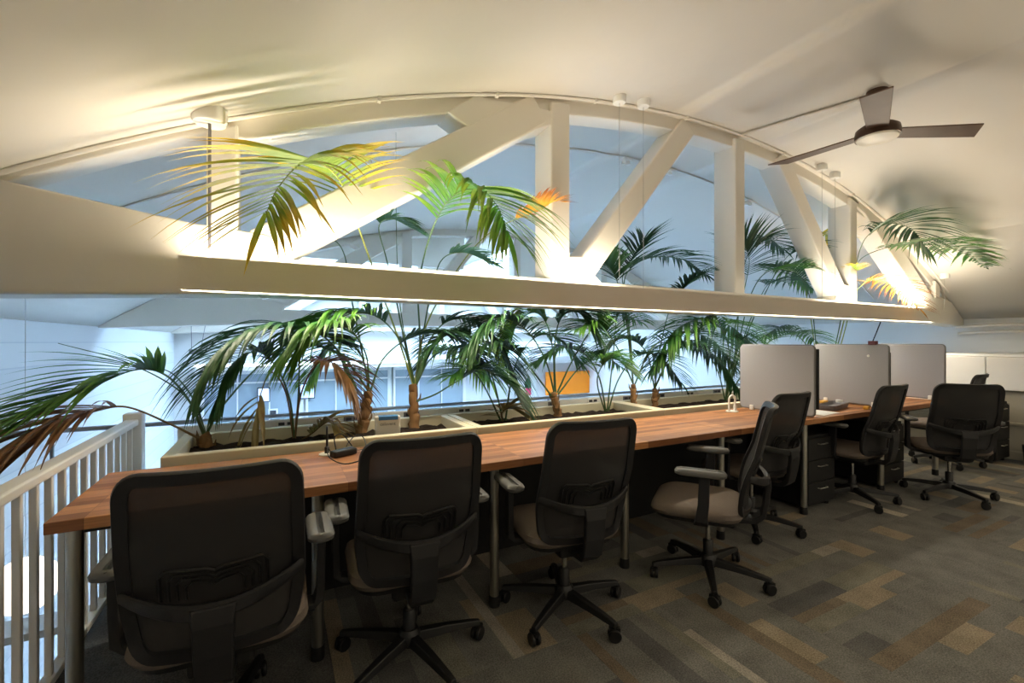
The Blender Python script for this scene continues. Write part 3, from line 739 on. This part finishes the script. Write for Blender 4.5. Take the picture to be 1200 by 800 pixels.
frond(p, [(432, 458, 3.2), (412, 430, 3.15), (385, 399, 3.1), (365, 388, 3.05), (330, 383, 2.96), (290, 392, 2.88), (255, 418, 2.8), (238, 448, 2.75)], .30, .50, 34, 'dark', .30, True, .026)
frond(p, [(432, 458, 3.2), (430, 420, 3.15), (416, 392, 3.05), (395, 380, 2.98), (365, 386, 2.92), (338, 412, 2.88)], .36, .42, 26, 'mid', .30)
frond(p, [(434, 458, 3.2), (448, 422, 3.2), (476, 398, 3.2), (510, 390, 3.2), (542, 402, 3.2), (570, 430, 3.2)], .35, .42, 26, 'dark', .28)
frond(p, [(433, 456, 3.2), (422, 400, 3.25), (410, 340, 3.3), (404, 300, 3.35), (392, 282, 3.35), (374, 286, 3.3)], .78, .22, 8, 'dark', .3)
frond(p, [(432, 458, 3.2), (425, 420, 3.3), (405, 400, 3.4), (380, 410, 3.5), (365, 440, 3.55)], .4, .36, 22, 'bright', .3)
p = palm('tallest palm, its two yellow-green fronds arching out over the left light', (486, 502, 3.2), (484, 450, 3.2), .034)
frond(p, [(484, 450, 3.2), (468, 400, 3.26), (450, 350, 3.26), (436, 311, 3.2), (413, 248, 3.03), (396, 208, 2.80), (372, 191, 2.58), (350, 194, 2.42), (326, 220, 2.28), (312, 250, 2.20)], .47, .66, 34, 'yellow', .11, True, .032, spread=70, label='yellowing frond reaching over the left light')
frond(p, [(487, 450, 3.2), (492, 400, 3.26), (490, 350, 3.26), (494, 314, 3.2), (504, 276, 3.05), (520, 242, 2.88), (543, 223, 2.68), (567, 226, 2.48), (584, 244, 2.32), (594, 272, 2.22)], .50, .62, 34, 'bright', .19, True, .032, label='bright green frond reaching over the left light')
frond(p, [(485, 450, 3.2), (472, 405, 3.2), (444, 372, 3.15), (405, 366, 3.1), (372, 382, 3.05), (350, 412, 3.0)], .35, .44, 28, 'mid', .28)
frond(p, [(487, 450, 3.2), (500, 405, 3.2), (525, 376, 3.2), (560, 378, 3.2), (588, 408, 3.2), (602, 440, 3.2)], .35, .44, 28, 'dark', .28)
frond(p, [(488, 470, 3.18), (510, 462, 3.15), (537, 446, 3.1), (566, 433, 3.05), (598, 452, 3.0), (614, 480, 2.96)], .40, .36, 22, 'dark', .32)
frond(p, [(487, 452, 3.2), (505, 420, 3.3), (530, 408, 3.45), (556, 412, 3.6), (572, 440, 3.7)], .35, .50, 26, 'bright', .34, width=.026)
frond(p, [(486, 450, 3.2), (474, 400, 3.26), (462, 340, 3.3), (452, 300, 3.32), (444, 266, 3.3), (458, 256, 3.22), (484, 268, 3.15)], .70, .24, 14, 'dark', .25)
frond(p, [(487, 450, 3.2), (496, 390, 3.3), (508, 330, 3.3), (520, 302, 3.25), (545, 296, 3.15), (575, 308, 3.1)], .66, .26, 14, 'dark', .2)
frond(p, [(486, 450, 3.2), (472, 380, 3.25), (466, 320, 3.27), (464, 230, 3.28), (464, 155, 3.3)], .5, .1, 0, 'dark', rad=.005)
frond(p, [(486, 450, 3.2), (500, 380, 3.3), (540, 310, 3.3), (575, 272, 3.2), (620, 250, 3.0), (645, 238, 2.85)], .72, .26, 14, 'orange', .2)
p = palm('small stemmy palm with a low straw-coloured frond by the planter joint', (592, 496, 3.2))
frond(p, [(590, 495, Yp), (577, 442, Yp), (560, 404, Yp), (540, 390, Yp), (515, 398, Yp), (500, 422, Yp)], .5, .34, 22, 'dark', .25)
frond(p, [(592, 495, Yp), (600, 442, Yp), (614, 408, 3.25), (636, 392, 3.3), (662, 402, 3.3), (680, 424, 3.3)], .5, .34, 22, 'mid', .25)
frond(p, [(590, 497, Yp), (588, 484, 3.12), (598, 478, 3.05), (616, 488, 3.0)], .2, .24, 12, 'straw', .22)
frond(p, [(588, 495, Yp), (566, 450, 3.15), (548, 432, 3.1), (530, 440, 3.05)], .5, .26, 14, 'mid', .3)
p = palm('trunk palm in front of the orange board', (656, 497, 3.2), (648, 460, 3.2), .032)
frond(p, [(650, 462, 3.2), (640, 424, 3.2), (620, 390, 3.15), (595, 374, 3.1), (570, 380, 3.05), (550, 402, 3.0)], .35, .42, 26, 'dark', .3)
frond(p, [(650, 460, 3.2), (648, 412, 3.25), (640, 378, 3.3), (625, 366, 3.35), (606, 380, 3.4), (596, 412, 3.45)], .40, .42, 24, 'bright', .3)
frond(p, [(651, 460, 3.2), (650, 405, 3.2), (658, 372, 3.15), (678, 366, 3.1), (695, 390, 3.05)], .42, .36, 22, 'dark', .35)
frond(p, [(653, 460, 3.2), (672, 420, 3.2), (698, 380, 3.25), (724, 366, 3.3), (748, 376, 3.35)], .45, .36, 20, 'mid', .28)
frond(p, [(648, 466, 3.2), (622, 432, 3.15), (600, 410, 3.1), (575, 404, 3.05), (548, 418, 3.0)], .40, .34, 22, 'dark', .3)
frond(p, [(654, 462, 3.2), (680, 430, 3.3), (705, 416, 3.4), (728, 430, 3.5)], .35, .34, 20, 'mid', .3)
p = palm('multi-stemmed palm with a fine fan, just right of the orange board', (711, 488, 3.2))
frond(p, [(711, 488, Yp), (702, 442, Yp), (684, 414, Yp), (655, 408, Yp), (628, 424, Yp)], .5, .32, 20, 'dark', .25)
frond(p, [(711, 488, Yp), (716, 440, Yp), (720, 400, Yp), (722, 372, 3.25), (724, 350, 3.3)], .45, .34, 18, 'mid', .22)
frond(p, [(711, 488, Yp), (725, 444, Yp), (748, 416, Yp), (776, 420, Yp), (798, 448, Yp)], .45, .34, 22, 'dark', .28)
frond(p, [(711, 488, Yp), (700, 450, 3.1), (706, 428, 3.0), (720, 420, 2.92), (738, 434, 2.86)], .45, .28, 18, 'mid', .3)
p = palm('slim trunk palm left of the planter divider, with dark fans behind the brace', (743, 482, 3.2), (742, 450, 3.2), .026)
frond(p, [(742, 450, 3.2), (736, 392, 3.3), (731, 345, 3.32), (736, 318, 3.3), (762, 302, 3.25), (800, 304, 3.2), (828, 322, 3.18)], .52, .36, 24, 'dark', .2)
frond(p, [(742, 450, 3.2), (738, 396, 3.3), (732, 345, 3.34), (730, 322, 3.36), (742, 300, 3.38), (755, 280, 3.4)], .62, .40, 14, 'dark', .12)
frond(p, [(744, 450, 3.2), (764, 408, 3.2), (798, 390, 3.2), (834, 398, 3.2), (862, 430, 3.2)], .32, .46, 28, 'dark', .3)
frond(p, [(742, 450, 3.2), (722, 405, 3.15), (700, 380, 3.1), (676, 386, 3.05)], .4, .32, 20, 'mid', .3)
frond(p, [(742, 450, 3.2), (738, 390, 3.25), (728, 345, 3.25), (718, 318, 3.22), (704, 305, 3.18)], .62, .36, 14, 'dark', .15, width=.028)
p = palm('slim trunk palm standing right of the planter divider', (768, 480, 3.2), (767, 455, 3.2), .026)
frond(p, [(767, 455, 3.2), (790, 412, 3.2), (828, 380, 3.2), (862, 386, 3.2), (884, 420, 3.2)], .35, .46, 28, 'mid', .3)
frond(p, [(767, 455, 3.2), (782, 424, 3.15), (806, 404, 3.1), (842, 420, 3.05), (868, 460, 3.0)], .35, .42, 26, 'dark', .3)
frond(p, [(767, 455, 3.2), (757, 412, 3.25), (732, 396, 3.3), (706, 410, 3.35)], .4, .34, 20, 'dark', .28)
frond(p, [(767, 455, 3.2), (775, 400, 3.3), (790, 350, 3.3), (815, 325, 3.25)], .7, .30, 12, 'dark', .2)
p = palm('bushy palm hidden behind the first grey screen', (852, 474, 3.2))
frond(p, [(850, 470, Yp), (856, 424, Yp), (846, 386, Yp), (820, 374, Yp), (790, 388, Yp), (770, 420, Yp)], .40, .46, 28, 'mid', .3)
frond(p, [(850, 470, Yp), (862, 410, 3.25), (866, 360, 3.3), (870, 320, 3.32), (880, 292, 3.3), (898, 278, 3.3), (918, 292, 3.28)], .66, .40, 20, 'dark', .18)
frond(p, [(850, 470, Yp), (872, 400, 3.25), (896, 345, 3.3), (918, 306, 3.32), (938, 292, 3.3), (955, 306, 3.28)], .64, .40, 20, 'dark', .2)
frond(p, [(850, 470, Yp), (840, 432, Yp), (820, 406, Yp), (790, 404, Yp), (764, 432, Yp)], .38, .40, 24, 'dark', .3)
frond(p, [(850, 470, Yp), (880, 424, Yp), (908, 396, Yp), (942, 390, Yp), (962, 404, Yp)], .45, .34, 20, 'mid', .28)
frond(p, [(850, 470, Yp), (862, 420, 3.1), (872, 396, 3.05), (890, 420, 3.0), (886, 460, 3.0)], .42, .36, 20, 'dark', .35)
frond(p, [(850, 470, Yp), (870, 400, 3.35), (890, 350, 3.4), (905, 330, 3.4), (930, 332, 3.4)], .66, .36, 16, 'dark', .2)
frond(p, [(850, 470, Yp), (866, 400, 3.25), (880, 345, 3.25), (900, 318, 3.22), (930, 318, 3.2), (952, 338, 3.18)], .60, .42, 18, 'mid', .18, width=.028)
frond(p, [(850, 470, Yp), (858, 400, 3.22), (872, 340, 3.2), (878, 305, 3.18), (870, 280, 3.15)], .60, .42, 16, 'dark', .12, width=.028)
p = palm('palm behind the middle grey screen, its orange and green fronds lit by the right-hand light', (964, 462, 3.2))
frond(p, [(962, 460, Yp), (955, 422, Yp), (938, 396, Yp), (915, 384, Yp), (895, 394, Yp)], .5, .34, 20, 'dark', .28)
frond(p, [(962, 458, 3.12), (956, 436, 3.0), (960, 430, 2.9), (970, 440, 2.8), (979, 462, 2.74)], .4, .26, 18, 'mid', .3)
frond(p, [(965, 460, 3.2), (980, 400, 3.3), (992, 345, 3.22), (1003, 314, 3.0), (1012, 301, 2.75), (1040, 290, 2.62), (1078, 286, 2.5), (1120, 292, 2.4), (1156, 314, 2.32)], .62, .52, 34, 'mid', .16, True, .032, label='long green frond with browned tips against the lit vault')
frond(p, [(965, 460, 3.2), (985, 392, 3.3), (998, 335, 3.2), (1003, 312, 3.0), (1008, 292, 2.75), (1018, 275, 2.6), (1042, 262, 2.5), (1068, 268, 2.45), (1085, 290, 2.4)], .64, .58, 26, 'dark', .14, True, .032)
frond(p, [(968, 460, 3.2), (986, 402, 3.3), (1000, 350, 3.14), (1010, 334, 2.88), (1024, 328, 2.76), (1050, 336, 2.7), (1078, 362, 2.66)], .56, .48, 28, 'orange', .18, True, .020, label='dried orange frond')
frond(p, [(960, 460, 3.2), (952, 385, 3.3), (944, 335, 3.3), (948, 295, 3.28), (962, 274, 3.25), (980, 282, 3.2)], .68, .34, 16, 'yellow', .12)
frond(p, [(966, 460, 3.2), (984, 395, 3.3), (996, 345, 3.16), (1000, 325, 2.95), (1004, 311, 2.8)], .86, .14, 7, 'yellow', .1, spread=80)
frond(p, [(960, 460, 3.2), (955, 390, 3.25), (948, 345, 3.22), (932, 318, 3.18), (908, 312, 3.15)], .62, .38, 14, 'dark', .15, width=.028)

# ================================================================== things on the desk and planters
def grommet(x, y, label):
    s = thing('power_grommet', label, 'outlet', (x, y, DZ)); MB().lathe([(.045, .0005), (.045, .006), (.036, .009), (.02, .009)], n=24).build('ring', M['white'], s, smooth=True)
    return s
g1 = at(384, 533, 2.56)
grommet(g1.x, 2.54, 'white round power grommet set in the desk by the black adapter')
a1 = at(402, 530, 2.5)
s = thing('power_adapter', 'black power adapter with looped cable lying on the desk', 'adapter', (a1.x, 2.48, DZ), R(25))
MB().box(-.065, .065, -.028, .028, .001, .034).build('brick_case', M['black'], s, bevel=.008)
import itertools
def cable(pts, nm='cable', r=.003):
    P = catmull(pts, 40); return MB().tube(P, r, 6).build(nm, M['black'], s, smooth=True)
cable([(.06, 0, .018), (.11, .01, .008), (.17, .05, .006), (.19, .11, .05), (.14, .10, .07), (.07, .06, .05), (.03, .02, .04)])
cable([(-.06, 0, .018), (-.10, -.02, .06), (-.13, -.09, .03), (-.10, -.16, .005), (-.02, -.17, .004), (.08, -.14, .004), (.16, -.13, .005)])
cable([(-.03, .02, .03), (-.02, .05, .09), (.02, .04, .10), (.05, .0, .04)])
MB().box(.155, .185, -.138, -.122, .002, .012).build('plug', M['white'], s, bevel=.002)
pv = at(383, 505, 2.6)
s2 = thing('antenna_stick', 'short black upright stick standing on the power grommet', 'antenna', (g1.x - .005, 2.54, DZ + .009))
MB().lathe([(.012, 0), (.012, .03), (.006, .035), (.005, .13), (.003, .14)], n=10).build('rod', M['black'], s2, smooth=True)
# cable hook
h1 = at(853, 481, 2.56)
s = thing('cable_hook', 'white bent cable hook on a round base', 'hook', (h1.x, 2.52, DZ))
MB().lathe([(.05, .001), (.05, .008), (.04, .012)], n=24).build('base', M['white'], s, smooth=True)
MB().tube([(-.038, 0, .01), (-.038, 0, .10)] + [(.0 + .038 * math.cos(R(a)), 0, .10 + .038 * math.sin(R(a))) for a in range(180, -1, -20)] + [(.038, 0, .03)], .008, 10).build('loop', M['white'], s, smooth=True)
MB().lathe([(.014, .01), (.014, .05)], (.038, 0, 0), 12).build('collar', M['white'], s, smooth=True)
# carton in the planter
c1 = at(455, 500, 2.84)
s = thing('carton', 'small white carton with a blue lid strip standing in the first planter', 'box', (c1.x, 2.86, .705), R(-8))
MB().box(-.075, .075, -.03, .03, 0, .160).build('body', M['card'], s, bevel=.003)
MB().box(-.055, .062, -.032, .032, .140, .163).build('blue_strip', M['blue_print'], s, bevel=.002)
cu = bpy.data.curves.new('lettering', 'FONT'); cu.body = 'celavent'; cu.size = .028; cu.align_x = 'CENTER'; cu.extrude = .0004
tmp = bpy.data.objects.new('lettering', cu); COL.objects.link(tmp); bpy.context.view_layer.update()
me = bpy.data.meshes.new_from_object(tmp.evaluated_get(bpy.context.evaluated_depsgraph_get())); bpy.data.objects.remove(tmp)
o = bpy.data.objects.new('lettering', me); COL.objects.link(o); o.parent = s; o.location = (0, -.0306, .108); o.rotation_euler = (R(90), 0, 0); me.materials.clear(); me.materials.append(M['ink'])
# between the screens
def small(nm, cat, label, loc, rz, f):
    s = thing(nm, label, cat, loc, rz); f(s); return s
q = Vector((4.12, 2.20, DZ))
small('paper_sheet', 'paper', 'white sheet of paper on the desk behind the first grey screen', (3.98, 2.16, DZ), R(5), lambda s: MB().box(-.14, .14, -.10, .10, .0005, .003).build('sheet', M['paper'], s))
small('desk_tray', 'tray', 'long grey tray of small items on the desk against the middle screen', (4.36, 2.24, DZ), R(12),
      lambda s: (MB().loft([[(x, y, z) for x, y in rrect(w, w2, .03, 4)] for w, w2, z in ((.40, .12, .001), (.43, .14, .045), (.42, .13, .045), (.39, .11, .015))]).build('tray_body', M['grey_tray'], s, smooth=True)))
small('yellow_box', 'box', 'flat yellow box lying on the grey desk tray', (4.33, 2.31, DZ + .046), R(10), lambda s: MB().box(-.06, .06, -.02, .02, .0, .016).build('box_body', M['yellow'], s, bevel=.003))
small('tape_roll', 'tape', 'small white tape roll on the end of the grey tray', (4.47, 2.25, DZ + .046), 0, lambda s: MB().lathe([(.012, 0), (.026, 0), (.026, .022), (.012, .022)], n=18).build('roll', M['white'], s, smooth=True))
small('wooden_block', 'block', 'small yellow block on the desk beside the grey tray', (4.56, 2.08, DZ), R(15), lambda s: MB().box(-.04, .04, -.018, .018, .0005, .024).build('block_body', M['yellow'], s, bevel=.003))
small('pink_cup', 'cup', 'small pale pink cup behind the first grey screen', (4.02, 2.40, DZ), 0, lambda s: MB().lathe([(.028, .001), (.036, .09), (.033, .09), (.026, .01)], n=20).build('cup_body', mat('pale_pink', (196, 150, 140), .5), s, smooth=True))
small('folder', 'folder', 'flat yellow folder on the desk beyond the middle screen', (5.38, 2.36, DZ), R(-8), lambda s: MB().box(-.16, .16, -.10, .10, .0005, .012).build('cover', M['yellow'], s, bevel=.002))
small('mouse', 'mouse', 'dark computer mouse beyond the middle screen', (5.10, 2.30, DZ), R(15), lambda s: MB().loft([[(x, y, z) for x, y in rrect(w, l, w * .45, 4)] for w, l, z in ((.058, .10, .0005), (.06, .105, .012), (.05, .09, .028), (.02, .05, .036))]).build('shell', M['black'], s, smooth=True))
s = thing('clip_stalk', 'dark red clip with a black stalk on top of the middle grey screen', 'clip', (4.76, 2.12, 1.305))
MB().box(-.022, .022, -.03, .03, -.006, .03).build('clip_body', M['maroon'], s, bevel=.003)
MB().tube([(0, 0, .03), (.01, -.02, .10), (.02, -.05, .20)], .005, 8).build('stalk', M['black'], s, smooth=True)
# side table by the right wall
s = thing('side_table', 'small black-legged side table by the right wall panels', 'table', (6.95, 2.62, 0))
MB().box(-.38, .38, -.28, .28, .70, .725).build('tabletop', M['grey_tray'], s, bevel=.004)
for x in (-.35, .35):
    for y in (-.25, .25): MB().box(x - .015, x + .015, y - .015, y + .015, 0, .70).build('leg', M['black'], s)
small('printer', 'printer', 'small grey printer on the side table by the right wall', (7.0, 2.55, .726), 0, lambda s: (MB().box(-.17, .17, -.14, .14, .0, .10).build('case', M['grey_tray'], s, bevel=.012), MB().box(-.12, .12, -.146, -.138, .03, .055).build('paper_slot', M['black'], s)))
small('desk_lamp_globe', 'lamp', 'small white globe lamp at the edge of the side table', (6.72, 2.42, .726), 0, lambda s: (MB().lathe([(.03, .0), (.03, .01), (.01, .02)], n=16).build('base', M['white'], s), MB().lathe([(.012, .018), (.036, .035), (.045, .06), (.036, .09), (.01, .105)], n=18).build('globe', M['frost'], s, smooth=True)))
s = thing('waste_bin', 'small black waste bin standing by the right wall', 'bin', (7.22, 1.72, 0))
MB().lathe([(.085, .0), (.10, .20), (.104, .205), (.094, .2), (.08, .01)], n=24).build('bin_body', M['black'], s, smooth=True)

# ================================================================== across the hall
s = thing('globe_pendant', 'lit round globe lamp hanging low beyond the stair railing', 'lamp', (-1.60, 4.47, -.41))
MB().lathe([(.02, .19)] + [(.19 * math.sin(R(a)), .19 * math.cos(R(a))) for a in range(10, 180, 10)] + [(.004, -.19)], n=32).build('globe', M['globe'], s, smooth=True)
MB().tube([(0, 0, .18), (0, 0, vault(-1.6) + .41)], .0025, 6).build('cord', M['wall'], s)
s = thing('wall_board', 'orange board on the far side of the hall', 'board'); 
p0, p1 = at(640, 436, 11.9), at(706, 459, 11.9)
MB().box(p0.x, p1.x, 11.9, 11.95, p1.z - .0, p0.z).build('board_face', M['orange'], s, bevel=.005)
for k in range(2): MB().box(p0.x + .3 + k * 1.2, p0.x + .4 + k * 1.2, 11.95, YF, p1.z + .2, p1.z + .3).build('bracket', M['white'], s)
p0 = at(619, 452, 11.9)
s = thing('poster', 'white poster with a pink pot and green leaves on the far wall', 'poster', tuple(p0))
MB().box(-.35, .35, .12, .14, -.35, .30).build('sheet', M['paper'], s)
MB().box(-.02, .16, .11, .12, -.30, -.08).build('pink_pot', M['pink'], s); MB().prism([(-.06, -.08), (.18, -.08), (.14, .16), (.04, .24), (-.05, .10)], .11, .12).build('green_leaves', M['green_print'], s)
s = thing('strip_light', 'long lit strip light under the soffit across the hall', 'light', (0, 11.5, .80)); MB().box(-1.55, 3.2, -.02, .03, -.01, .03).build('tube', M['tube_light'], s)
MB().box(-1.6, 3.25, .03, .06, -.03, .05).build('housing', M['white'], s)
for k, (u, v0, v1, w) in enumerate(((309, 455, 470, .22), (360, 450, 466, .30))):
    p0 = at(u, v0, 11.95); p1 = at(u, v1, 11.95)
    s = thing('wall_screen', ['lit screen behind the glazing, left of the hall', 'lit screen behind the glazing, nearer the palms'][k], 'screen', (p0.x, 11.95, 0), 0, 'lit screens across the hall')
    MB().box(-w / 2 - .02, w / 2 + .02, .0, .04, p1.z - .02, p0.z + .02).build('case', M['black'], s, bevel=.004); MB().box(-w / 2, w / 2, -.004, .0, p1.z, p0.z).build('display', M['tv'], s)
p0 = at(320, 483, 11.95); s = thing('control_panel', 'small white control panel with a dark display across the hall', 'panel', (p0.x, 11.95, p0.z))
MB().box(-.10, .10, 0, .03, -.08, .08).build('plate', M['white'], s); MB().box(-.065, .065, -.006, 0, -.045, .045).build('display', M['ink'], s)
s = thing('air_duct', 'white air duct crossing the far wall of the hall', 'duct', (0, 11.2, 1.15)); MB().tube([(3.2, 0, 0), (8.9, 0, 0)], .16, 16).build('duct_run', M['white'], s, smooth=True)
for x in (4.0, 5.5, 7.0, 8.5): MB().tube([(x - .03, 0, 0), (x + .03, 0, 0)], .172, 16).build('flange', M['white'], s, smooth=True); MB().tube([(x, 0, .16), (x, 0, vault(x) - 1.15)], .006, 6).build('hanger', M['steel'], s)

p0 = at(229, 412, 10.8)
s = thing('hanging_fitting', 'small grey fitting hung on two thin cables at the left far side of the hall', 'fitting', tuple(p0))
MB().box(-.10, .10, -.06, .06, -.05, .05).build('case', M['grey_tray'], s, bevel=.01)
for x in (-.07, .22): MB().tube([(x * .9 if x < 0 else .09, 0, .05), (x, 0, vault(p0.x + x) - p0.z)], .006, 6).build('cable', M['grey_tray'], s)
